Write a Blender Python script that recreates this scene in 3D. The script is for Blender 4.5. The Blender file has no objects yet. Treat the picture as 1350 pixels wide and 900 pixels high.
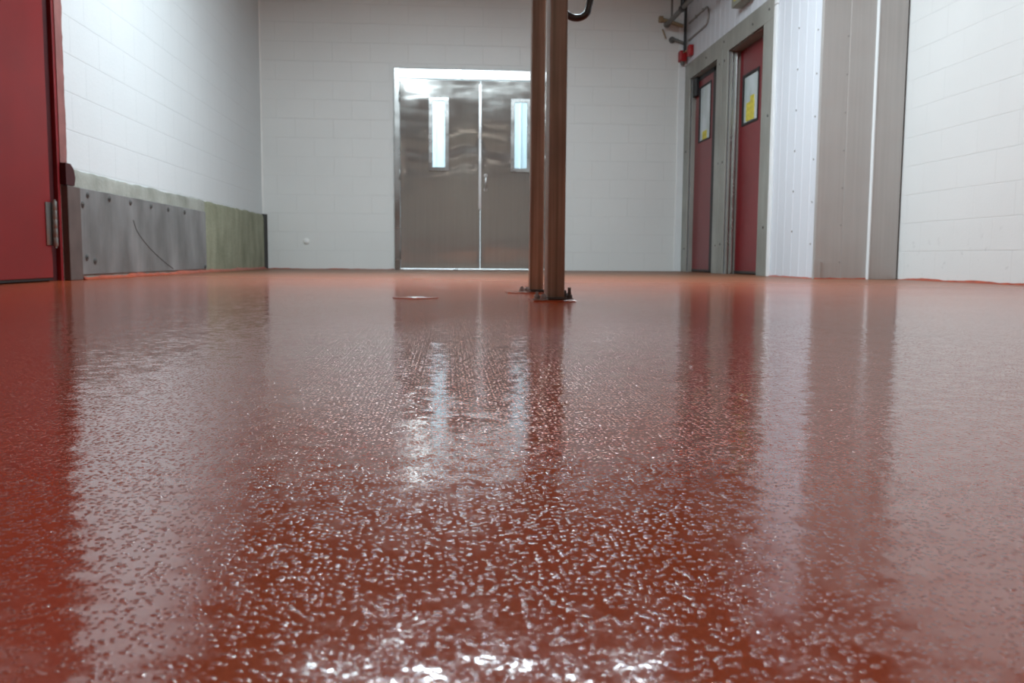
import bpy, bmesh, math, random
from mathutils import Vector, Matrix, noise
random.seed(7)
S = bpy.context.scene
COL = S.collection
PI = math.pi

# ------------------------------------------------------------------ room dimensions (metres)
XL, XR = -1.963, 3.20          # left wall, right block wall
YB, YF = 9.70, -3.2            # back wall, wall behind the camera
XP, YE = 2.62, 6.08            # face and near end of the panelled cold room that juts out on the right
ZC = 3.14                      # ceiling

# ------------------------------------------------------------------ mesh helpers
class MB:
    def __init__(self): self.bm = bmesh.new()
    def box(self, lo, hi, bev=0.0, seg=2, rot=None, piv=None):
        b = bmesh.new()
        lo, hi = Vector(lo), Vector(hi)
        bmesh.ops.create_cube(b, size=1.0)
        for v in b.verts:
            v.co = Vector((lo[i] + (v.co[i] + .5) * (hi[i] - lo[i]) for i in range(3)))
        if bev: bmesh.ops.bevel(b, geom=b.edges[:], offset=bev, segments=seg, affect='EDGES', profile=.5)
        if rot is not None:
            p = Vector(piv) if piv else (lo + hi) / 2
            bmesh.ops.transform(b, matrix=Matrix.Translation(p) @ rot @ Matrix.Translation(-p), verts=b.verts)
        self.add(b); return self
    def cyl(self, a, b_, r, seg=20, r2=None, bev=0.0):
        a, b_ = Vector(a), Vector(b_)
        d = b_ - a
        b = bmesh.new()
        bmesh.ops.create_cone(b, cap_ends=True, segments=seg, radius1=r, radius2=r if r2 is None else r2, depth=d.length)
        if bev:
            es = [e for e in b.edges if len(e.link_faces) == 2 and any(len(f.verts) > 4 for f in e.link_faces)]
            bmesh.ops.bevel(b, geom=es, offset=bev, segments=2, affect='EDGES', profile=.5)
        q = d.to_track_quat('Z', 'Y').to_matrix().to_4x4()
        bmesh.ops.transform(b, matrix=Matrix.Translation((a + b_) / 2) @ q, verts=b.verts)
        self.add(b); return self
    def dome(self, c, r, sc=(1, 1, 1), seg=14):
        b = bmesh.new()
        bmesh.ops.create_uvsphere(b, u_segments=seg, v_segments=seg // 2 + 1, radius=r)
        for v in b.verts: v.co = Vector((v.co[i] * sc[i] + c[i] for i in range(3)))
        self.add(b); return self
    def tube(self, pts, r, seg=14):
        b = bmesh.new(); P = [Vector(p) for p in pts]; rings = []
        up = None
        for i, p in enumerate(P):
            t = (P[min(i + 1, len(P) - 1)] - P[max(i - 1, 0)]).normalized()
            if up is None:
                up = Vector((0, 0, 1)) if abs(t.z) < .9 else Vector((1, 0, 0))
            n = (up - t * up.dot(t)).normalized(); up = n; m = t.cross(n)
            rings.append([b.verts.new(p + (n * math.cos(2 * PI * k / seg) + m * math.sin(2 * PI * k / seg)) * r) for k in range(seg)])
        for A, B in zip(rings, rings[1:]):
            for k in range(seg): b.faces.new((A[k], A[(k + 1) % seg], B[(k + 1) % seg], B[k]))
        b.faces.new(rings[0][::-1]); b.faces.new(rings[-1])
        self.add(b); return self
    def prism(self, poly, axis, a0, a1):
        """extrude a closed outline of (u,v) along an axis: 'X' -> (y,z), 'Y' -> (x,z), 'Z' -> (x,y)"""
        b = bmesh.new()
        f = {'X': lambda u, v, a: (a, u, v), 'Y': lambda u, v, a: (u, a, v), 'Z': lambda u, v, a: (u, v, a)}[axis]
        A = [b.verts.new(f(u, v, a0)) for u, v in poly]; B = [b.verts.new(f(u, v, a1)) for u, v in poly]
        b.faces.new(A[::-1]); b.faces.new(B)
        for i in range(len(A)):
            j = (i + 1) % len(A); b.faces.new((A[i], A[j], B[j], B[i]))
        self.add(b); return self
    def add(self, b):
        me = bpy.data.meshes.new('t'); b.to_mesh(me); b.free()
        self.bm.from_mesh(me); bpy.data.meshes.remove(me)
    def build(self, name, mat, parent=None, smooth=None):
        bmesh.ops.recalc_face_normals(self.bm, faces=self.bm.faces[:])
        me = bpy.data.meshes.new(name)
        if smooth:
            for f in self.bm.faces: f.smooth = True
            for e in self.bm.edges:
                if len(e.link_faces) == 2 and e.calc_face_angle(0) > math.radians(smooth): e.smooth = False
        self.bm.to_mesh(me); self.bm.free()
        o = bpy.data.objects.new(name, me); COL.objects.link(o)
        me.materials.append(mat)
        if parent is not None: o.parent = parent; o.matrix_parent_inverse = Matrix.Translation(-parent.location)
        return o

def tag(o, label=None, cat=None, group=None, kind=None):
    if label: o['label'] = label
    if cat: o['category'] = cat
    if group: o['group'] = group
    if kind: o['kind'] = kind
    return o
def empty(name, loc):
    o = bpy.data.objects.new(name, None); COL.objects.link(o); o.location = loc; o.empty_display_size = .1
    return o

# ------------------------------------------------------------------ materials
def srgb(r, g, b):
    f = lambda c: (c / 255 / 12.92) if c / 255 <= .04045 else ((c / 255 + .055) / 1.055) ** 2.4
    return (f(r), f(g), f(b), 1)
class NT:
    def __init__(self, name):
        self.m = bpy.data.materials.new(name); self.m.use_nodes = True
        self.t = self.m.node_tree; self.p = self.t.nodes['Principled BSDF']; self.x = {}
    def n(self, typ, **kw):
        nd = self.t.nodes.new(typ)
        for k, v in kw.items():
            if k.startswith('i_'): nd.inputs[k[2:].replace('_', ' ')].default_value = v
            else: setattr(nd, k, v)
        return nd
    def l(self, a, b): self.t.links.new(a, b); return self
    def co(self, mode='Object'):
        if mode not in self.x: self.x[mode] = self.n('ShaderNodeTexCoord').outputs[mode]
        return self.x[mode]
    def map(self, scale=(1, 1, 1), loc=(0, 0, 0), rot=(0, 0, 0), src=None):
        m = self.n('ShaderNodeMapping'); m.inputs['Scale'].default_value = scale
        m.inputs['Location'].default_value = loc; m.inputs['Rotation'].default_value = rot
        self.l(src or self.co(), m.inputs['Vector']); return m.outputs[0]
    def noise(self, vec, scale, detail=3, rough=.5, out=0):
        t = self.n('ShaderNodeTexNoise'); t.inputs['Scale'].default_value = scale
        t.inputs['Detail'].default_value = detail; t.inputs['Roughness'].default_value = rough
        self.l(vec, t.inputs['Vector']); return t.outputs[out]
    def ramp(self, fac, stops):
        r = self.n('ShaderNodeValToRGB'); e = r.color_ramp.elements
        while len(e) < len(stops): e.new(.5)
        for el, (p, c) in zip(e, stops): el.position = p; el.color = c if len(c) == 4 else (*c, 1)
        self.l(fac, r.inputs[0]); return r.outputs[0]
    def mix(self, fac, a, b, blend='MIX'):
        m = self.n('ShaderNodeMix', data_type='RGBA', blend_type=blend)
        for s, v in ((m.inputs[0], fac), (m.inputs[6], a), (m.inputs[7], b)):
            if hasattr(v, 'node'): self.l(v, s)
            else: s.default_value = v
        return m.outputs[2]
    def math(self, op, a, b=None, c=None):
        m = self.n('ShaderNodeMath', operation=op)
        for s, v in zip(m.inputs, (a, b, c)):
            if v is None: continue
            if hasattr(v, 'node'): self.l(v, s)
            else: s.default_value = v
        return m.outputs[0]
    def vmath(self, op, a, b=None, scale=None):
        m = self.n('ShaderNodeVectorMath', operation=op)
        for s, v in zip(m.inputs, (a, b)):
            if v is None: continue
            if hasattr(v, 'node'): self.l(v, s)
            else: s.default_value = v
        if scale is not None:
            if hasattr(scale, 'node'): self.l(scale, m.inputs['Scale'])
            else: m.inputs['Scale'].default_value = scale
        return m.outputs[0]
    def bump(self, h, dist, strength=1.0, normal=None):
        b = self.n('ShaderNodeBump'); b.inputs['Distance'].default_value = dist; b.inputs['Strength'].default_value = strength
        self.l(h, b.inputs['Height'])
        if normal is not None: self.l(normal, b.inputs['Normal'])
        return b.outputs[0]
    def set(self, **kw):
        for k, v in kw.items():
            s = self.p.inputs[{'color': 'Base Color', 'rough': 'Roughness', 'metal': 'Metallic', 'normal': 'Normal', 'ior': 'IOR',
                               'spec': 'Specular IOR Level', 'coat': 'Coat Weight', 'coat_rough': 'Coat Roughness', 'coat_normal': 'Coat Normal',
                               'aniso': 'Anisotropic'}[k]]
            if hasattr(v, 'node'): self.l(v, s)
            else: s.default_value = v
        return self

def plain(name, rgb, rough=.5, metal=0.0, var=.08, vscale=8.0, bump=0.0, bscale=60):
    m = NT(name); c = srgb(*rgb)
    f = m.noise(m.co(), vscale, 4)
    d = tuple(x * (1 - var) for x in c[:3]) + (1,); e = tuple(min(1, x * (1 + var)) for x in c[:3]) + (1,)
    m.set(color=m.ramp(f, [(.3, d), (.7, e)]), rough=rough, metal=metal)
    if bump: m.set(normal=m.bump(m.noise(m.co(), bscale, 3), bump))
    return m.m

def block_wall(name, rgb, rot, course, joint=.89, stains=False, phase=0.0, dirt=False):
    """painted concrete block: rot turns the wall plane onto the brick texture's xy plane"""
    m = NT(name); c = srgb(*rgb)
    v = m.n('ShaderNodeSeparateXYZ'); m.l(m.co(), v.inputs[0])
    cb = m.n('ShaderNodeCombineXYZ')
    m.l(v.outputs['Y' if rot == 'YZ' else 'X'], cb.inputs[0]); m.l(v.outputs['Z'], cb.inputs[1])
    wob = m.noise(m.co(), 9, 2, out=1)
    vec = m.vmath('ADD', cb.outputs[0], m.vmath('SCALE', m.vmath('SUBTRACT', wob, (.5, .5, .5)), scale=.006))
    vec = m.vmath('ADD', vec, (phase, 0, 0))
    br = m.n('ShaderNodeTexBrick'); m.l(vec, br.inputs['Vector'])
    br.inputs['Scale'].default_value = 1; br.inputs['Brick Width'].default_value = course * 2
    br.inputs['Row Height'].default_value = course; br.inputs['Mortar Size'].default_value = .003
    br.inputs['Mortar Smooth'].default_value = .7
    big = m.noise(m.co(), 1.3, 4); 
    c1 = m.ramp(big, [(.3, tuple(x * .95 for x in c[:3])), (.7, c[:3])])
    worn = m.ramp(m.noise(m.co(), 2.6, 3), [(.38, (0, 0, 0)), (.62, (1, 1, 1))])
    jm = m.mix(m.math('MULTIPLY', br.outputs['Fac'], worn), c1, tuple(x * joint for x in c[:3]) + (1,))
    if stains:
        lo = m.n('ShaderNodeMapRange'); m.l(v.outputs['Z'], lo.inputs[0])
        lo.inputs[1].default_value = .42; lo.inputs[2].default_value = .05
        sp = m.ramp(m.noise(m.co(), 16, 3), [(.64, (0, 0, 0)), (.72, (1, 1, 1))])
        jm = m.mix(m.math('MULTIPLY', m.math('MULTIPLY', sp, lo.outputs[0]), .45), jm, srgb(150, 150, 150))
    m.set(color=jm, rough=.42)
    h = m.math('MULTIPLY', br.outputs['Fac'], -1.0)
    n1 = m.bump(m.noise(m.co(), 70, 4), .0016, .6)
    m.set(normal=m.bump(h, .0026, .6, n1))
    return m.m

GRIT, WAVE, SWELL = .14, .12, .04
FAR0, FAR1 = 1.5, 8.5
def floor_material():
    m = NT('wet_red_epoxy'); co = m.co()
    big = m.noise(co, .9, 5); fine = m.noise(co, 600, 3)
    c = m.ramp(big, [(.3, srgb(160, 69, 37)[:3]), (.7, srgb(176, 79, 45)[:3])])
    c = m.mix(m.math('MULTIPLY', m.ramp(fine, [(.35, (1, 1, 1)), (.6, (0, 0, 0))]), .3), c, srgb(130, 50, 27))
    half = (.5, .5, .5)
    # slopes of the wet surface: broad swell, trowel waves, fine texture
    a = m.vmath('SUBTRACT', m.noise(co, 560, 2, .6, out=1), half)
    b = m.vmath('SUBTRACT', m.noise(co, 70, 2, .5, out=1), half)
    d = m.vmath('SUBTRACT', m.noise(co, 14, 2, .5, out=1), half)
    pool = m.ramp(m.noise(co, 6, 3), [(.36, (.45, .45, .45)), (.6, (1, 1, 1))])   # thicker, smoother resin in patches
    s = m.vmath('ADD', m.vmath('SCALE', a, scale=m.math('MULTIPLY', pool, GRIT)), m.vmath('SCALE', b, scale=WAVE))
    s = m.vmath('ADD', s, m.vmath('SCALE', d, scale=SWELL))
    # rounded grains of quartz standing up through the resin
    wco = m.vmath('ADD', co, m.vmath('SCALE', m.noise(co, 90, 2, .5, out=1), scale=.004))
    for sc, r, k, keep in ((310, .0012, 380, .45), (185, .0017, 260, .64)):
        vo = m.n('ShaderNodeTexVoronoi', voronoi_dimensions='2D', feature='F1')
        vo.inputs['Scale'].default_value = sc; m.l(wco, vo.inputs['Vector'])
        off = m.vmath('SUBTRACT', wco, vo.outputs['Position'])
        sep = m.n('ShaderNodeSeparateXYZ'); m.l(vo.outputs['Color'], sep.inputs[0])
        mr = m.n('ShaderNodeMapRange'); m.l(vo.outputs['Distance'], mr.inputs[0])
        mr.inputs[1].default_value = r * sc; mr.inputs[2].default_value = r * sc * .7
        on = m.math('MULTIPLY', mr.outputs[0], m.math('GREATER_THAN', sep.outputs[0], keep))
        s = m.vmath('ADD', s, m.vmath('SCALE', off, scale=m.math('MULTIPLY', on, k)))
    s = m.vmath('MULTIPLY', s, (1, 1, 0))
    g = m.n('ShaderNodeNewGeometry')
    nrm = m.vmath('NORMALIZE', m.vmath('ADD', g.outputs['Normal'], s))
    # far floor's matt, lit look at low angles put into colour; near part wet
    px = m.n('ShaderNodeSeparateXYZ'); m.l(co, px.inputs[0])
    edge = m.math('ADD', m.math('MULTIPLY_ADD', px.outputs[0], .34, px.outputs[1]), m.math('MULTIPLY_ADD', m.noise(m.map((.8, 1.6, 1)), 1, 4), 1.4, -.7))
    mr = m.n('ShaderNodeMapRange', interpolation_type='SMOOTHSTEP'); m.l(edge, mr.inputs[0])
    mr.inputs[1].default_value = FAR0; mr.inputs[2].default_value = FAR1
    far_mix = mr.outputs[0]
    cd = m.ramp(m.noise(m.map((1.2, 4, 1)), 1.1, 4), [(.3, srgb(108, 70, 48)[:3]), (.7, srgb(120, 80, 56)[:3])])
    m.set(color=m.mix(far_mix, c, cd), rough=m.math('MULTIPLY_ADD', far_mix, .33, .085), spec=m.math('MULTIPLY_ADD', far_mix, -.3, .62), normal=nrm, ior=1.5)
    return m.m

def steel(name, rgb=(150, 150, 148), rough=.26, wave=.02, streak=.1, grime=None, metal=1.0):
    m = NT(name); c = srgb(*rgb); co = m.co()
    st = m.noise(m.map((60, 60, 1.2)), 1, 3)
    base = m.ramp(st, [(.3, tuple(x * (1 - streak) for x in c[:3])), (.7, tuple(min(1, x * (1 + streak)) for x in c[:3]))])
    if grime:
        base = m.mix(m.ramp(m.noise(m.map((3, 3, 1.4)), 1, 5), [(.4, (0, 0, 0)), (.75, (1, 1, 1))]), base, srgb(*grime))
    rv = m.ramp(m.noise(co, 3, 4), [(.3, (rough * .75,) * 3), (.7, (min(1, rough * 1.35),) * 3)])
    n = m.bump(m.noise(m.map((1.1, 1.1, 3.2)), 1.5, 1.5), wave)
    m.set(color=base, rough=rv, metal=metal, normal=n)
    return m.m

def glass_material(name, tint=(235, 242, 245)):
    m = NT(name); t = m.t
    t.nodes.remove(m.p)
    tr = m.n('ShaderNodeBsdfTransparent'); tr.inputs[0].default_value = srgb(*tint)
    gl = m.n('ShaderNodeBsdfGlossy'); gl.inputs['Roughness'].default_value = .03
    fr = m.n('ShaderNodeFresnel'); fr.inputs[0].default_value = 1.45
    mx = m.n('ShaderNodeMixShader'); m.l(fr.outputs[0], mx.inputs[0]); m.l(tr.outputs[0], mx.inputs[1]); m.l(gl.outputs[0], mx.inputs[2])
    m.l(mx.outputs[0], t.nodes['Material Output'].inputs[0])
    return m.m

def lamp_material(name, rgb, strength):
    m = NT(name); t = m.t; t.nodes.remove(m.p)
    e = m.n('ShaderNodeEmission'); e.inputs[0].default_value = srgb(*rgb); e.inputs[1].default_value = strength
    m.l(e.outputs[0], t.nodes['Material Output'].inputs[0]); return m.m

def concrete(name, rgb, alt, rough=.85, scale=5):
    m = NT(name); co = m.co()
    f = m.noise(m.map((1, 1, .5)), scale, 6, .6)
    c = m.ramp(f, [(.3, srgb(*alt)[:3]), (.62, srgb(*rgb)[:3])])
    sp = m.ramp(m.noise(co, 55, 3), [(.6, (0, 0, 0)), (.75, (1, 1, 1))])
    c = m.mix(m.math('MULTIPLY', sp, .4), c, tuple(x * .55 for x in srgb(*alt)[:3]) + (1,))
    m.set(color=c, rough=rough, normal=m.bump(m.noise(co, 45, 5), .004)); return m.m

def ribbed_panel(name, rgb):
    m = NT(name); c = srgb(*rgb)
    f = m.noise(m.map((2, 2, .7)), 1, 4)
    m.set(color=m.ramp(f, [(.3, tuple(x * .95 for x in c[:3])), (.7, c[:3])]), rough=.35); return m.m

M = {}
M['floor'] = floor_material()
M['wall_left'] = block_wall('painted_block_left', (212, 216, 217), 'YZ', .1955)
M['wall_right'] = block_wall('painted_block_right', (222, 223, 221), 'YZ', .1955, stains=True, phase=.1)
M['wall_back'] = block_wall('painted_block_back', (222, 223, 220), 'XZ', .2, joint=.89)
M['ceiling'] = plain('dingy_tan_ceiling', (172, 160, 138), .8, var=.15, vscale=3)
M['tan'] = plain('tan_foam', (150, 132, 98), .8, var=.3, vscale=14, bump=.01, bscale=20)
M['door_steel'] = steel('dented_stainless', (172, 172, 168), .11, wave=.004, streak=.04, metal=.72)
M['frame_steel'] = steel('stainless_frame', (160, 160, 158), .25, wave=.004, streak=.08)
M['bright_steel'] = steel('bright_trim', (215, 215, 215), .3, wave=.0, streak=.03)
M['grey_steel'] = steel('dull_grey_steel_frame', (160, 160, 153), .5, wave=.003, streak=.1, grime=(136, 135, 127), metal=.35)
M['clad'] = steel('grey_cladding', (182, 177, 173), .45, wave=.006, streak=.04, metal=.4)
M['plate'] = steel('scuffed_plate', (118, 118, 117), .45, wave=.004, streak=.1, grime=(166, 166, 166), metal=.5)
M['post'] = steel('rusty_brown_steel', (168, 157, 142), .4, wave=.002, streak=.45, grime=(98, 91, 84), metal=.35)
M['bolt'] = plain('zinc_bolt', (150, 148, 145), .3, .9)
M['plate_bolt'] = plain('dull_plate_bolt', (104, 104, 102), .5, .5)
M['dark_bolt'] = plain('dark_bolt', (82, 80, 78), .5, .6)
M['red_door'] = plain('red_door_paint', (120, 21, 25), .38, var=.12, vscale=2.5)
M['red_leaf'] = plain('red_flexible_door', (116, 22, 29), .33, var=.12, vscale=2.0)
M['shaded_maroon'] = plain('shaded_frame_red', (58, 15, 19), .45, var=.2)  # frame red darkened, the shade of its recess put into the paint
M['red_edge'] = plain('red_frame_edge', (120, 26, 32), .4, var=.2)
M['pinkish'] = plain('faded_red_brown_paint', (132, 84, 80), .6, var=.2, vscale=12)
M['brown'] = plain('brown_guard_paint', (84, 72, 68), .55, var=.2, vscale=10)
M['panel'] = ribbed_panel('white_ribbed_panel', (208, 211, 217))
M['white'] = plain('white_enamel', (226, 228, 228), .4, var=.03)
M['caulk'] = plain('white_caulk', (232, 232, 228), .5, var=.05)
M['grout'] = concrete('bare_concrete', (150, 150, 142), (116, 117, 108))
M['moss'] = concrete('mossy_concrete', (148, 148, 126), (108, 110, 88), scale=4)
M['rubber'] = plain('black_rubber', (24, 23, 24), .5)
M['hose'] = plain('black_hose', (30, 26, 26), .3)
M['pipe'] = plain('grey_pipe', (110, 108, 104), .5, .4)
M['tan_pipe'] = plain('tan_pipe', (150, 132, 104), .7)
M['conduit'] = plain('thin_grey_conduit', (150, 146, 142), .5, .3)
M['red_box'] = plain('red_alarm_enamel', (158, 24, 28), .4)
M['box_grey'] = plain('grey_box_enamel', (140, 142, 130), .5)
M['yellow'] = plain('yellow_sticker', (206, 192, 76), .6, var=.25, vscale=30)
M['glass'] = glass_material('clear_glass')
M['glass_red'] = glass_material('cold_room_glass', (205, 220, 222))
M['grime'] = plain('dark_scratch', (70, 70, 72), .7)
M['corridor'] = plain('corridor_white', (235, 240, 242), .6, var=.02)
M['tube'] = lamp_material('fluorescent_tube', (240, 248, 255), 12)
M['rear'] = plain('dim_rear_wall', (196, 194, 188), .6)
M['wood_rust'] = plain('rust_orange_steel', (170, 104, 66), .5, .2)

# ------------------------------------------------------------------ setting
def struct(name, mb, mat, label=None, cat=None, parent=None, smooth=None):
    o = mb.build(name, mat, parent, smooth)
    if parent is None: tag(o, label, cat, kind='structure')
    return o

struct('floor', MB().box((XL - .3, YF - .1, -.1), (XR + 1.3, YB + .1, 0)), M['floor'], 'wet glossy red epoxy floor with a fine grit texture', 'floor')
struct('ceiling', MB().box((XL - .3, YF - .1, ZC), (XR + .3, YB + .1, ZC + .1)), M['ceiling'], 'dingy tan ceiling above the room', 'ceiling')
# left wall with the opening of the red door
DY0, DY1, DZ = 3.30, 4.70, 2.35
wl = MB()
wl.box((XL - .25, YF, 0), (XL, DY0, ZC)).box((XL - .25, DY0, DZ), (XL, DY1, ZC)).box((XL - .25, DY1, 0), (XL, YB + .1, ZC))
struct('wall_left', wl, M['wall_left'], 'brightly lit white painted block wall beside the big red door', 'wall')
# back wall with the opening of the steel double door
BX0, BX1, BZ = -.555, 1.288, 2.143
wb = MB()
wb.box((XL - .25, YB, 0), (BX0, YB + .2, ZC)).box((BX1, YB, 0), (XR + .3, YB + .2, ZC)).box((BX0, YB, BZ), (BX1, YB + .2, ZC))
struct('wall_back', wb, M['wall_back'], 'off-white painted block wall around the steel double door', 'wall')
struct('wall_right', MB().box((XR, YF, 0), (XR + .25, YE + .15, ZC)), M['wall_right'], 'white painted block wall scuffed near the floor on the right', 'wall')
struct('wall_rear', MB().box((XL - .25, YF - .2, 0), (XR + .25, YF, ZC)), M['rear'], 'plain wall closing the room opposite the steel door', 'wall')

# cold-room wall, ribbed white panels with two door openings
F1, F0 = 7.03, 9.69            # steel surround: near and far ends
HZ = 2.235
O1 = (8.537, 9.478)             # far opening
O2 = (7.28, 8.20)              # near opening
OZ = 2.06
def ribs(y0, y1, z0, z1, pitch=.15):
    """a shallow ribbed sheet facing -X, standing on the panel face"""
    poly = []; y = y0
    while y < y1 - .005:
        e = min(y + pitch, y1)
        a = [(y, 0), (y + .128, 0), (y + .135, .0026), (y + .143, .0026), (y + .150, 0)]
        poly += [(min(p, y1), XP - h) for p, h in a[:-1]]
        y = e
    poly.append((y1, XP))
    poly += [(y1, XP + .14), (y0, XP + .14)]
    return [(x, yy) for yy, x in poly], z0, z1
wp = MB()
for (a, b, z0, z1) in ((YE + .042, F1, 0, ZC), (F1, YB, HZ, ZC)):
    poly, q0, q1 = ribs(a, b, z0, z1); wp.prism(poly, 'Z', q0, q1)
wp.box((XP + .002, O1[1], 0), (XP + .14, YB, HZ)).box((XP + .002, O2[1], 0), (XP + .14, O1[0], HZ)).box((XP + .002, F1, 0), (XP + .14, O2[0], HZ))
wp.box((XP + .002, F1, OZ), (XP + .14, YB, HZ))
struct('wall_panel', wp, M['panel'], 'white ribbed cold room panelling around the two narrow red doors', 'wall')
# dark interior closing the cold room behind its doors
struct('wall_inner', MB().box((XP + .14, YE + .1, 0), (XP + .2, YB, ZC)), M['rubber'], 'dark core behind the cold room doors', 'wall')

# ---- grey steel surround round both cold-room doors
sur = MB(); T = .012
sur.box((XP - T, F1, 0), (XP + .012, O2[0], OZ), .002).box((XP - T, O2[1], 0), (XP + .012, O1[0], OZ), .002)
sur.box((XP - T, O1[1], 0), (XP + .012, F0, OZ), .002).box((XP - T, F1, OZ), (XP + .012, F0, HZ), .002)
surround = sur.build('trim_1', M['grey_steel'])
tag(surround, 'dull grey steel surround framing the two narrow red doors', 'door frame', kind='structure')
rv = MB()
for (a, b) in (O1, O2):
    rv.box((XP + .012, b - .006, 0), (XP + .135, b, OZ)).box((XP + .012, a, 0), (XP + .135, a + .006, OZ)).box((XP + .012, a, OZ - .006), (XP + .135, b, OZ))
rv.build('reveal_lining', M['grey_steel'], surround)
MB().box((XP - T - .003, O2[1] + .165, .0), (XP - T + .002, O2[1] + .335, OZ + .05), .001).build('cover_strip', M['grey_steel'], surround)
MB().box((XP + .03, O2[1] - .012, .0), (XP + .045, O2[1] - .004, OZ - .01), .002).build('stop_strip', M['frame_steel'], surround)
sp = [(8.30, 1.99), (8.45, 1.99), (8.28, 1.05), (8.40, 1.05), (8.28, .28), (8.42, .27), (7.16, 2.15), (7.12, 1.30), (7.14, .40), (7.55, 2.13), (8.9, 2.15), (8.33, 2.17), (9.55, .25), (9.58, 1.3)]
for y, z in sp:
    MB().dome((XP - T - .001, y, z), .011, (.5, 1, 1)).build('screw', M['dark_bolt'], surround, 60)

def red_leaf(name, y0, y1, x, label, win, pane_stickers, w=.022, z1=OZ - .012):
    """flexible red door standing inside an opening; y0 near edge"""
    e = empty(name, (x, (y0 + y1) / 2, 0)); tag(e, label, 'door', kind='structure')
    z0 = .025
    wy0, wy1, wz0, wz1 = win
    b = MB(); t = .03
    b.box((x, y0, z0), (x + t, wy0, z1)).box((x, wy1, z0), (x + t, y1, z1)).box((x, wy0, z0), (x + t, wy1, wz0)).box((x, wy0, wz1), (x + t, wy1, z1))
    b.build('door_leaf', M['red_leaf'], e)
    f = MB()
    f.box((x - .008, wy0 - w, wz0 - w), (x + t, wy0, wz1 + w), .003).box((x - .008, wy1, wz0 - w), (x + t, wy1 + w, wz1 + w), .003)
    f.box((x - .008, wy0, wz0 - w), (x + t, wy1, wz0), .003).box((x - .008, wy0, wz1), (x + t, wy1, wz1 + w), .003)
    wf = f.build('window_frame', M['rubber'], e)
    MB().box((x + .006, wy0, wz0), (x + .012, wy1, wz1)).build('window_pane', M['white_glass'], wf)
    for (a, c, p, q) in pane_stickers:
        tag(MB().box((x + .002, a, p), (x + .006, c, q)).build('sticker', M['yellow'], wf), 'yellow sticker')
    MB().box((x - .004, y0, .008), (x + t, y1, .03), .002).build('bottom_seal', M['dark_bolt'], e)
    return e
m = NT('frosted_cold_glass'); m.set(color=m.ramp(m.noise(m.map((3, 3, 1.5)), 1.5, 3), [(.3, srgb(168, 182, 178)[:3]), (.7, srgb(214, 224, 230)[:3])]), rough=.12); M['white_glass'] = m.m
d2 = red_leaf('door_2', 8.84, 9.470, XP + .055, 'far narrow red door with a window, nearer the back corner', (8.93, 9.31, 1.375, 1.925), [(9.06, 9.21, 1.38, 1.465)], .014, OZ - .055)
MB().box((XP + .05, 8.545, .01), (XP + .10, 8.84, OZ - .015), .004).box((XP + .05, 8.545, OZ - .055), (XP + .09, 9.470, OZ - .008), .002).build('dark_gap', M['rubber'], d2)  # black strips stand in for the dark gaps beside and above the leaf
MB().box((XP + .016, 9.35, 1.86), (XP + .054, 9.470, OZ - .01), .006).build('door_closer', M['rubber'], d2)
d3 = red_leaf('door_3', 7.29, 8.19, XP + .104, 'near narrow red door with a yellow note in its window, beside the white panelling', (7.69, 8.07, 1.375, 1.79), [(7.79, 8.0, 1.385, 1.55), (7.80, 7.90, 1.55, 1.60)])
MB().box((XP + .06, 8.165, .01), (XP + .07, 8.195, OZ - .02), .002).build('edge_strip', M['bright_steel'], d3)

# white corner strip between back wall and surround, and edge strip beside the surround
struct('trim_2', MB().box((2.535, YB - .02, 0), (XP + .004, YB, ZC), .004), M['white'], 'white strip in the far right corner of the room', 'trim')
t3 = MB().box((XP - .02, F1 - .055, 0), (XP, F1, 2.14), .003).box((XP - .02, F1 - .055, 2.146), (XP, F1, ZC), .003)
struct('trim_3', t3, M['white'], 'pale vertical edging beside the near red door frame', 'trim')
for k in range(16):
    y = 6.20 if k < 10 else 6.55
    z = .25 + (k % 10) * .30 + (.1 if k >= 10 else 0)
    MB().dome((XP - .004, y, z), .007, (.5, 1, 1), 10).build('screw', M['conduit'], bpy.data.objects['wall_panel'], 60)

# near end of the cold room: grey metal cladding in three strips
end = MB()
end.box((2.604, YE, 0), (2.807, YE + .04, ZC), .002)
end.box((2.795, YE - .005, 0), (2.985, YE + .04, ZC), .002)
clad = end.build('wall_end', M['clad']); tag(clad, 'grey metal clad end of the cold room between white panel and block wall', 'wall', kind='structure')
MB().box((2.985, YE - .035, 0), (3.188, YE + .04, ZC), .003).build('trim_strip', M['clad'], clad)
MB().box((2.978, YE - .038, 0), (2.986, YE, ZC), .001).build('lit_lip', M['white'], clad)  # white strip paints in the light reflected by the step's side face
MB().box((3.186, YE - .02, 0), (3.2, YE + .04, ZC)).build('dark_joint', M['dark_bolt'], clad)  # dark strip in the joint to the block wall
for k in range(12):
    MB().dome((2.783, YE - .001, .12 + k * .26), .006, (1, .3, 1), 10).build('rivet', M['conduit'], clad, 60)
# dented lower corner of the cladding
MB().prism([(2.598, YE - .006), (2.645, YE - .006), (2.632, YE + .02), (2.598, YE + .02)], 'Z', .0, .135).build('patch', M['clad'], clad)

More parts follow.
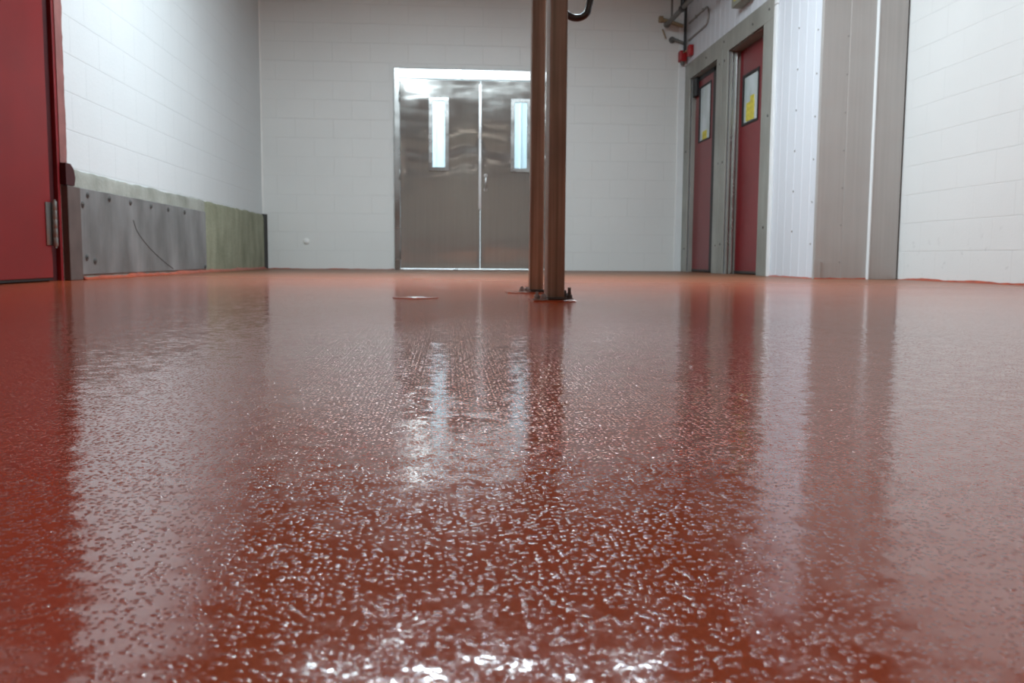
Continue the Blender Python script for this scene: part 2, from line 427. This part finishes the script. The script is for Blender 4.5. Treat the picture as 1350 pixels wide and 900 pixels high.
# ---- ragged red resin cove along the feet of the walls
def cove(name, pts, nrm, h0, h1, label, skip=()):
    """pts: start and end on the wall line; nrm: unit vector into the room"""
    a, b = Vector(pts[0]), Vector(pts[1]); n = int((b - a).length / .035)
    bm = bmesh.new(); rows = []
    for i in range(n + 1):
        p = a.lerp(b, i / n)
        h = h0 + (h1 - h0) * (.5 + .5 * noise.noise((p.x * 3.1, p.y * 3.1, 2.7))) + .006 * noise.noise((p.x * 17, p.y * 17, .3))
        h = max(.004, h)
        w = h * .9 + .01
        rows.append([bm.verts.new((p.x, p.y, h)), bm.verts.new((p.x + nrm[0] * .004, p.y + nrm[1] * .004, h)),
                     bm.verts.new((p.x + nrm[0] * (w * .4), p.y + nrm[1] * (w * .4), h * .3)),
                     bm.verts.new((p.x + nrm[0] * w, p.y + nrm[1] * w, .0006)), bm.verts.new((p.x, p.y, .0006))])
    for A, B in zip(rows, rows[1:]):
        for k in range(5): bm.faces.new((A[k], A[(k + 1) % 5], B[(k + 1) % 5], B[k]))
    bm.faces.new(rows[0]); bm.faces.new(rows[-1][::-1])
    mb = MB(); mb.bm.free(); mb.bm = bm
    struct(name, mb, M['cove'], label, 'baseboard', smooth=50)
m = NT('red_resin_cove'); m.set(color=m.ramp(m.noise(m.co(), 20, 4), [(.3, srgb(128, 44, 22)[:3]), (.7, srgb(168, 70, 36)[:3])]), rough=.3); M['cove'] = m.m
cove('baseboard_right', ((XR, YF), (XR, YE - .04)), (-1, 0), .002, .022, 'ragged red resin edge along the foot of the right block wall')
cove('baseboard_left', ((XL + .024, 4.88), (XL + .024, YB)), (1, 0), .004, .034, 'ragged red resin edge below the steel plate and mossy concrete')
cove('baseboard_back', ((XL, YB), (BX0 - .01, YB)), (0, -1), .002, .010, 'thin red resin edge along the back wall')
cove('baseboard_panel', ((XP - .003, YE), (XP - .003, F1)), (-1, 0), .002, .014, 'thin red resin edge along the white panel')
cove('baseboard_end', ((2.6, YE - .004), (2.985, YE - .004)), (0, -1), .002, .012, 'thin red resin edge under the grey cladding')

# ---- left wall foot: bare concrete upstand, steel plate, corner angle
def ragged_upstand(y0, y1, mat, name, label, z=.58, t=.022):
    n = int((y1 - y0) / .04); bm = bmesh.new(); rows = []
    for i in range(n + 1):
        y = y0 + (y1 - y0) * i / n
        h = z + .010 * noise.noise((y * 6, 1.3, 0)) + .006 * noise.noise((y * 25, 4, 0))
        rows.append([bm.verts.new(v) for v in ((XL - .002, y, 0), (XL + t, y, 0), (XL + t, y, h - .03), (XL + t * .55, y, h - .006), (XL - .002, y, h))])
    for A, B in zip(rows, rows[1:]):
        for k in range(5): bm.faces.new((A[k], A[(k + 1) % 5], B[(k + 1) % 5], B[k]))
    bm.faces.new(rows[0]); bm.faces.new(rows[-1][::-1])
    mb = MB(); mb.bm.free(); mb.bm = bm
    return struct(name, mb, mat, label, 'baseboard', smooth=40)
ragged_upstand(4.74, 7.33, M['grout'], 'trim_4', 'bare grey concrete band above the bolted steel plate')
ragged_upstand(7.33, 9.64, M['moss'], 'trim_5', 'mossy greenish concrete base near the far left corner')
plate = MB().box((XL + .021, 4.872, .028), (XL + .029, 7.325, .488), .002).build('kick_plate', M['plate'])
tag(plate, 'scuffed grey steel plate bolted low on the left wall', 'plate')
bl = [(p, .455) for p in (4.97, 5.28, 5.62, 6.0, 6.36, 6.75)] + [(4.90, .40), (4.93, .12), (5.04, .10), (7.27, .05)]
for y, z in bl:
    MB().cyl((XL + .028, y, z), (XL + .034, y, z), .017, 16, bev=.002).cyl((XL + .033, y, z), (XL + .038, y, z), .009, 6).build('bolt', M['plate_bolt'], plate, 40)
# scratch: a thin groove bent across the plate
pts = [(XL + .0294, 5.66 + .78 * u, .35 - .31 * u ** .62) for u in [i / 16 for i in range(17)]]
MB().tube(pts, .0022, 6).build('scratch', M['grime'], plate)
struct('trim_6', MB().box((XL, 9.64, 0), (XL + .035, 9.70, .585), .002).box((XL, 9.694, 0), (XL + .05, 9.70, .585)), M['dark_bolt'], 'dark metal corner angle at the far left corner', 'trim')
struct('trim_7', MB().tube([(XL + .004, YB - .004, .58), (XL + .004, YB - .004, ZC)], .012, 8), M['caulk'], 'white sealant line up the far left corner', 'trim')

# ---- big red door in the left wall
d4 = empty('door_4', (XL, 4.0, 0)); tag(d4, 'big red door with a strap hinge in the left wall', 'door', kind='structure')
MB().box((XL - .035, DY0 + .06, .018), (XL + .008, 4.565, DZ - .05), .004).build('door_leaf', M['red_door'], d4)
MB().box((XL - .03, DY0 + .06, .006), (XL + .004, 4.565, .018)).build('bottom_seal', M['rubber'], d4)
fr = MB().box((XL - .25, 4.575, 0), (XL - .018, DY1, DZ), .003).box((XL - .25, DY0, 0), (XL + .012, DY0 + .055, DZ), .003).box((XL - .25, DY0, DZ - .045), (XL + .012, DY1, DZ), .003)
fr.build('door_frame', M['shaded_maroon'], d4)
MB().box((XL - .03, 4.672, .0), (XL + .003, 4.70, DZ + .01), .003).build('frame_edge', M['red_edge'], d4)
hg = MB().box((XL + .008, 4.50, .18), (XL + .013, 4.562, .39), .001).box((XL - .02, 4.572, .18), (XL - .015, 4.62, .39), .001).box((XL - .03, 4.5665, .18), (XL + .016, 4.5695, .39), .0005)
for k in range(5): hg.cyl((XL + .022, 4.571, .176 + k * .0445), (XL + .022, 4.571, .176 + k * .0445 + .0425), .013, 16, bev=.001)
hg.cyl((XL + .022, 4.571, .165), (XL + .022, 4.571, .405), .008, 12)
hg.build('hinge', M['bolt'], d4, 40)
# painted casing above, brown guard angle below
def ragged_strip(y0, y1, z0, z1):
    n = 60; b = MB(); poly = [(y0, z0)]
    for i in range(n + 1):
        z = z0 + (z1 - z0) * i / n; poly.append((y1 + .012 * noise.noise((z * 9, 2, 0)) + .006 * noise.noise((z * 40, 7, 0)), z))
    poly.append((y0, z1)); b.prism(poly, 'X', XL - .001, XL + .006); return b
struct('trim_8', ragged_strip(4.70, 4.785, .60, DZ), M['pinkish'], 'faded red-brown paint strip along the red door frame', 'trim')
gd = MB().box((XL - .005, 4.708, 0), (XL + .034, 4.866, .487), .004)
guard = gd.build('corner_guard', M['brown']); tag(guard, 'brown steel guard standing between red door frame and steel plate', 'guard')
MB().prism([(4.70, .49), (4.80, .49), (4.815, .53), (4.80, .575), (4.76, .60), (4.70, .60)], 'X', XL, XL + .032).build('end_cap', M['shaded_maroon'], guard)

# ------------------------------------------------------------------ stainless double door in the back wall
d1 = empty('door_1', ((BX0 + BX1) / 2, YB, 0)); tag(d1, 'stainless steel double door with two narrow windows in the back wall', 'door', kind='structure')
LX0, LM, LX1, LZ = -.505, .372, 1.246, 2.03
fj = MB().box((BX0, YB - .03, 0), (LX0 + .012, YB + .1, BZ), .004).box((LX1 - .012, YB - .03, 0), (BX1, YB + .1, BZ), .004)
fj.build('door_frame', M['frame_steel'], d1)
hd = MB()
hd.prism([(YB + .1, LZ + .008), (YB - .022, LZ + .008), (YB - .03, LZ + .012), (YB - .03, BZ - .006), (YB - .026, BZ), (YB + .1, BZ)], 'X', LX0 + .012, LX1 - .012)
hd.build('header', M['bright_steel'], d1)
MB().box((LX0, YB - .04, .0), (LX1, YB + .1, .012), .003).build('threshold', M['bright_steel'], d1)

def leaf(x0, x1, w0, w1, wz0, wz1, hinge_x):
    """steel sheet with real dents, cut out round its window"""
    yf = YB - .016
    bm = bmesh.new(); nx, nz = 56, 120
    xs = sorted(set([x0 + (x1 - x0) * i / nx for i in range(nx + 1)] + [w0, w1]))
    zs = sorted(set([.016 + (LZ - .016) * i / nz for i in range(nz + 1)] + [wz0, wz1]))
    def dent(x, z):
        e = min(1, min(x - x0, x1 - x) / .05, min(z - .016, LZ - z) / .05)
        d = .0024 * noise.noise((x * 1.3, 0, z * 2.2)) + .0006 * noise.noise((x * 4.0, 3, z * 6))
        zc = 1.30 + .10 * noise.noise((x * 2.1, 5, 0)) + .03 * noise.noise((x * 7, 9, 0))
        d += .0055 * math.exp(-((z - zc) / .07) ** 2) + .003 * math.exp(-((z - zc + .2) / .05) ** 2) * (1 if x < LM else .3)
        d += .0045 * max(0, .36 - z) / .36
        return max(0, e) * d
    V = {}
    g = lambda i, j: V.setdefault((i, j), bm.verts.new((xs[i], yf + dent(xs[i], zs[j]), zs[j]))) if (i, j) not in V else V[(i, j)]
    for i in range(len(xs) - 1):
        for j in range(len(zs) - 1):
            cx, cz = (xs[i] + xs[i + 1]) / 2, (zs[j] + zs[j + 1]) / 2
            if w0 < cx < w1 and wz0 < cz < wz1: continue
            bm.faces.new((g(i, j), g(i + 1, j), g(i + 1, j + 1), g(i, j + 1)))
    r = bmesh.ops.extrude_face_region(bm, geom=bm.faces[:])
    for v in [q for q in r['geom'] if isinstance(q, bmesh.types.BMVert)]: v.co.y = YB + .03
    mb = MB(); mb.bm.free(); mb.bm = bm
    o = mb.build('door_leaf', M['door_steel'], d1, 35)
    f = MB(); w = .036; yo = yf - .014
    f.box((w0 - w, yo, wz0 - w), (w0 + .006, yf + .004, wz1 + w), .003).box((w1 - .006, yo, wz0 - w), (w1 + w, yf + .004, wz1 + w), .003)
    f.box((w0, yo, wz0 - w), (w1, yf + .004, wz0 + .006), .003).box((w0, yo, wz1 - .006), (w1, yf + .004, wz1 + w), .003)
    for zz in (wz0 + .05, (wz0 + wz1) / 2, wz1 - .05):
        f.dome((w0 - w / 2, yo, zz), .007, (1, .6, 1), 10).dome((w1 + w / 2, yo, zz), .007, (1, .6, 1), 10)
    f.build('window_frame', M['frame_steel'], o)
    MB().box((w0, yf + .014, wz0), (w1, yf + .020, wz1)).build('window_pane', M['glass'], o)
    for zz in (.18, 1.02, 1.84):
        MB().cyl((hinge_x, yf - .014, zz - .055), (hinge_x, yf - .014, zz + .055), .009, 12, bev=.002).build('hinge', M['frame_steel'], o, 40)
    return o
lf = leaf(LX0 + .014, LM - .003, -.150, -.004, 1.10, 1.812, LX0 + .008)
MB().box((LM - .018, YB - .026, .66), (LM + .010, YB - .016, 1.99), .002).build('astragal', M['bright_steel'], lf)
rg = leaf(LM + .003, LX1 - .014, .735, .881, 1.10, 1.812, LX1 - .008)
hx, hy = .430, YB - .016
MB().tube([(hx, hy, .875), (hx, hy - .03, .877), (hx, hy - .042, .89), (hx, hy - .045, .95), (hx, hy - .042, 1.01), (hx, hy - .03, 1.022), (hx, hy, 1.025)], .009, 12) \
    .cyl((hx, hy, .875), (hx, hy - .005, .875), .019, 16).cyl((hx, hy, 1.025), (hx, hy - .005, 1.025), .019, 16).build('pull_handle', M['bright_steel'], rg, 50)

# bright passage behind the double door
cw = MB()
poly = []; x = -2.2
while x < 3.2:
    poly += [(x, 11.6), (x + .05, 11.6), (x + .06, 11.585), (x + .075, 11.585), (x + .085, 11.6)]; x += .1
poly += [(3.2, 11.7), (-2.2, 11.7)]
cw.prism(poly, 'Z', 0, 3.0)
struct('wall_passage', cw, M['corridor'], 'bright white ribbed wall seen through the narrow door windows', 'wall')
struct('wall_side', MB().box((-2.3, YB + .2, 0), (-2.2, 11.7, 3.0)).box((3.2, YB + .2, 0), (3.3, 11.7, 3.0)), M['corridor'], 'end walls of the bright passage behind the steel door', 'wall')
struct('floor_passage', MB().box((-2.3, YB + .1, -.1), (3.3, 11.7, 0)), M['corridor'], 'pale floor of the passage behind the steel door', 'floor')
struct('ceiling_passage', MB().box((-2.3, YB + .1, 3.0), (3.3, 11.7, 3.1)), M['corridor'], 'ceiling of the passage behind the steel door', 'ceiling')

# small white cap on the back wall
cap = MB().cyl((-1.503, YB, .299), (-1.503, YB - .012, .299), .034, 24, bev=.004).build('wall_plug', M['caulk'], None, 40)
tag(cap, 'small round white plug low on the back wall', 'plug')
MB().cyl((-1.503, YB - .011, .299), (-1.503, YB - .022, .299), .016, 20, bev=.004).build('plug_centre', M['white'], cap, 40)

# ------------------------------------------------------------------ steel posts
def post(x0, x1, y0, y1, label, plate_rect, bolts):
    e = empty('steel_post', ((x0 + x1) / 2, (y0 + y1) / 2, 0)); tag(e, label, 'post', 'rusty steel posts standing in line')
    w = .004
    MB().box((x0, y0, .006), (x1, y1, ZC), .005, 3).build('tube', M['post'], e, 40)
    (a, b, c, d) = plate_rect
    MB().box((a, c, 0), (b, d, .004), .001).build('base_plate', M['floor'], e)
    for (bx, by, hh) in bolts:
        MB().cyl((bx, by, .006), (bx, by, .009), .014, 16).cyl((bx, by, .009), (bx, by, .020), .010, 6, bev=.001).cyl((bx, by, .02), (bx, by, .02 + hh), .005, 10).build('anchor_bolt', M['bolt'] if bx < .36 else M['dark_bolt'], e, 40)
    wd = MB()
    for (u0, v0, u1, v1) in ((x0, y0, x1, y0), (x0, y0, x0, y1), (x1, y0, x1, y1)):
        wd.tube([(u0, v0, .008), (u1, v1, .008)], .005, 8)
    wd.build('weld_bead', M['dark_bolt'], e, 50)
    return e
post(.311, .364, 2.69, 2.79, 'nearer brown rusty steel post with bolted foot, in line before the other', (.265, .395, 2.655, 2.83), [(.277, 2.675, .010), (.297, 2.668, .004), (.380, 2.70, .022), (.380, 2.80, .01)])
post(.318, .370, 3.34, 3.395, 'farther brown rusty steel post seen just left behind the nearer one', (.23, .47, 3.28, 3.44), [(.286, 3.315, .006), (.306, 3.32, .004), (.42, 3.32, .004)])

# black hose hanging in a U beside the posts
hp = []
for i in range(10): hp.append((.384 - .002 * (9 - i), 2.98, 1.27 - i * .033))
for i in range(1, 16):
    a = PI + PI * i / 16 * .86; hp.append((.430 + .046 * math.cos(a), 2.98, .97 + .046 * math.sin(a)))
lx, lz = hp[-1][0], hp[-1][2]
for i in range(1, 25):
    u = i / 24; hp.append((lx + .075 * (1 - (1 - u) ** 3), 2.98, lz + (ZC - lz) * u ** 1.25))
hose = MB().tube(hp, .0115, 18).build('hanging_hose', M['hose'], None, 60)
tag(hose, 'black rubber hose hanging from above in a U beside the nearer rusty post', 'hose')
ends = MB()
MB().box((.350, 2.965, 1.22), (.385, 2.995, 1.26), .003).build('hose_clamp', M['bolt'], hose)

# round cleanout cover flush in the floor
cv = MB().cyl((-.099, 2.886, 0), (-.099, 2.886, .0025), .075, 40, bev=.001).build('floor_cover', M['floor'], None, 40)
tag(cv, 'round cleanout cover set in the red floor left of the posts', 'drain cover')
MB().cyl((-.099, 2.886, .0), (-.099, 2.886, .0035), .03, 24, bev=.001).build('plug', M['bright_steel'], cv, 40)

# ------------------------------------------------------------------ pipes and boxes in the far right corner
sf = MB().prism([(2.00, ZC), (2.10, 3.01), (2.20, 2.98), (2.30, 2.97), (XP, 2.965), (XP, ZC)], 'Y', 8.9, YB)
struct('trim_9', sf, M['tan'], 'tan foam covered ledge under the ceiling in the far right corner', 'trim')
pp = MB().tube([(2.375, 9.62, 2.65), (2.375, 7.4, 2.65)], .024, 16).cyl((2.375, 9.64, 2.65), (2.375, 9.59, 2.65), .031, 16, bev=.003)
pipe = pp.build('pipe', M['pipe'], None, 50); tag(pipe, 'grey pipe hung under the ceiling in the far right corner', 'pipe')
MB().cyl((2.375, 9.02, 2.65), (2.375, 8.93, 2.65), .034, 16, bev=.004).tube([(2.375, 8.97, 2.66), (2.375, 8.96, 2.75), (2.40, 8.95, 2.80), (2.44, 8.94, ZC)], .026, 14).build('elbow', M['rubber'], pipe, 50)
MB().box((2.366, 9.4, 2.66), (2.384, 9.42, 2.972), .001).build('hanger', M['pipe'], pipe)
s1 = MB().tube([(2.33, 9.685, 2.72), (2.40, 9.66, 2.70), (2.56, 9.64, 2.645)], .02, 12).box((2.30, 9.65, 2.69), (2.345, YB, 2.75), .004).build('pipe_bracket', M['tan_pipe'], None, 50)
tag(s1, 'tan bracket arm on the back wall just below the grey pipe', 'bracket')
s2 = MB().tube([(2.455, 9.70, 2.51), (2.47, 9.665, 2.51), (2.575, 9.65, 2.468)], .017, 12).cyl((2.455, 9.70, 2.51), (2.455, 9.685, 2.51), .035, 16).build('pipe_stub', M['pipe'], None, 50)
tag(s2, 'short grey stub on the back wall above the red horn', 'pipe')
cd = MB().tube([(2.345, 9.69, 2.62), (2.36, 9.68, 2.58), (2.385, 9.685, 2.52)], .009, 8).build('hanging_wire', M['tan_pipe'], None, 50)
tag(cd, 'short tan wire hanging on the back wall under the bracket', 'wire')
horn = MB().box((2.525, 9.60, 2.27), (2.60, YB, 2.385), .01, 3).build('alarm_horn', M['red_box'], None, 40)
tag(horn, 'red alarm horn with grey lens in the far right corner', 'alarm')
MB().cyl((2.562, 9.64, 2.27), (2.562, 9.64, 2.235), .026, 18, .018).build('lens', M['pipe'], horn, 40)
MB().tube([(2.56, 9.605, 2.36), (2.585, 9.56, 2.37), (XP, 9.54, 2.37)], .009, 10).build('feed_pipe', M['tan_pipe'], horn, 50)
rb = MB().box((XP - .05, 9.40, 2.29), (XP - .004, 9.50, 2.40), .006, 2).build('call_box', M['red_box'], None, 40)
tag(rb, 'small red box on the white panel above the far red door', 'alarm box')
MB().box((XP - .054, 9.42, 2.32), (XP - .05, 9.48, 2.37), .001).build('cover', M['red_box'], rb)
vc = MB().tube([(XP - .05, 9.585, 2.36), (XP - .05, 9.585, 2.80), (XP - .055, 9.55, 2.86), (XP - .07, 9.4, 2.93)], .016, 12).build('conduit', M['rubber'], None, 50)
tag(vc, 'dark vertical conduit rising from the corner alarm', 'conduit')
lp = [(XP - .012, 9.58, 2.66), (XP - .012, 8.95, 2.655)]
for i in range(1, 9):
    a = PI / 2 - PI * i / 9; lp.append((XP - .012, 8.95 - .09 * math.cos(a), 2.567 + .088 * math.sin(a)))
lp += [(XP - .012, 8.95, 2.479), (XP - .012, 9.58, 2.483)]
cl = MB().tube(lp, .009, 10).build('conduit_loop', M['conduit'], None, 50)
tag(cl, 'thin grey conduit bent back in a loop on the white panel', 'conduit')
for y in (9.3, 9.05):
    MB().box((XP - .022, y, 2.645), (XP - .002, y + .02, 2.675), .002).build('clip', M['conduit'], cl)
jb = MB().box((2.52, 7.53, 2.345), (XP - .003, 7.87, 2.60), .006).build('junction_box', M['box_grey'], None, 40)
tag(jb, 'grey box with a yellow sticker mounted above the near red door', 'box')
MB().box((2.517, 7.62, 2.385), (2.5205, 7.80, 2.56), .0005).build('sticker', M['yellow'], jb)
MB().box((2.512, 7.52, 2.575), (XP - .003, 7.88, 2.61), .004).build('lid', M['box_grey'], jb)

# ------------------------------------------------------------------ lamps (trough fluorescent fixtures under the ceiling)
def fixture(x, y, z, label, along, L, w, watts, skirt=.05, rgb=(.78, .925, 1.0)):
    e = empty('ceiling_light', (x, y, z)); tag(e, label, 'lamp', 'fluorescent troughs')
    sx, sy = (w, L / 2) if along == 'Y' else (L / 2, w)
    h = MB()
    h.box((x - sx - .02, y - sy - .02, z + .04), (x + sx + .02, y + sy + .02, z + .06))
    h.box((x - sx - .02, y - sy - .02, z - skirt), (x - sx - .014, y + sy + .02, z + .05)).box((x + sx + .014, y - sy - .02, z - skirt), (x + sx + .02, y + sy + .02, z + .05))
    h.box((x - sx - .02, y - sy - .02, z - skirt), (x + sx + .02, y - sy - .014, z + .05)).box((x - sx - .02, y + sy + .014, z - skirt), (x + sx + .02, y + sy + .02, z + .05))
    h.build('housing', M['white'], e)
    for k in (-.5, .5):
        t = MB()
        if along == 'Y': t.cyl((x + k * w, y - sy + .03, z + .018), (x + k * w, y + sy - .03, z + .018), .016, 12)
        else: t.cyl((x - sx + .03, y + k * w, z + .018), (x + sx - .03, y + k * w, z + .018), .016, 12)
        t.build('lamp_tube', M['tube'], e, 60)
    MB().cyl((x, y, z + .05), (x, y, ZC), .008, 8).build('hanger', M['pipe'], e)
    li = bpy.data.lights.new('lamp_light', 'AREA'); li.shape = 'RECTANGLE'; li.size = 2 * sx; li.size_y = 2 * sy
    li.energy = watts; li.color = rgb
    lo = bpy.data.objects.new('lamp_light', li); COL.objects.link(lo); lo.location = (x, y, z)
    return e
fixture(.25, 5.62, 3.06, 'long fluorescent trough hung across the room before the steel door', 'X', 2.3, .11, 215, skirt=-.01)
fixture(-.45, 5.1, 2.94, 'fluorescent trough hung lengthwise over the left half of the room', 'Y', 1.3, .13, 24, skirt=-.01)
fixture(2.0, 4.0, 2.94, 'unseen fluorescent trough added to light the right block wall and cladding', 'Y', 1.3, .15, 19)  # added lamp, brightens the right wall and the clad end
fixture(.5, -1.7, 2.9, 'warm weak fluorescent trough behind the viewpoint', 'X', 1.9, .12, 28, rgb=(1.0, .76, .58))
fixture(-.2, 10.7, 2.85, 'fluorescent trough in the passage behind the steel door', 'X', 2.4, .15, 85)

# ------------------------------------------------------------------ world and camera
W = bpy.data.worlds.new('World'); S.world = W; W.use_nodes = True
W.node_tree.nodes['Background'].inputs[0].default_value = (.9, .95, 1, 1); W.node_tree.nodes['Background'].inputs[1].default_value = .0

cam = bpy.data.cameras.new('camera'); co = bpy.data.objects.new('camera', cam); COL.objects.link(co); S.camera = co
R = Matrix(((0.9971998, 0.0000718, -0.0747832), (-0.0744578, 0.0941420, -0.9927705), (0.0069689, 0.9955588, 0.0938838)))
FIX = R.to_4x4()
co.matrix_world = Matrix.Translation((0, 0, .13)) @ FIX
cam.sensor_width = 36; cam.lens = 36 * 1160 / 1350; cam.clip_start = .02; cam.clip_end = 60
cam.dof.use_dof = True; cam.dof.focus_distance = .85; cam.dof.aperture_fstop = 18

S.view_settings.view_transform = 'Standard'; S.view_settings.look = 'None'
S.view_settings.exposure = 0.06; S.view_settings.gamma = 1; S.view_settings.use_curve_mapping = False
S.cycles.max_bounces = 10; S.cycles.diffuse_bounces = 5; S.cycles.glossy_bounces = 5; S.cycles.transparent_max_bounces = 8
S.cycles.use_denoising = True
S.cycles.sample_clamp_indirect = 3; S.cycles.caustics_reflective = False
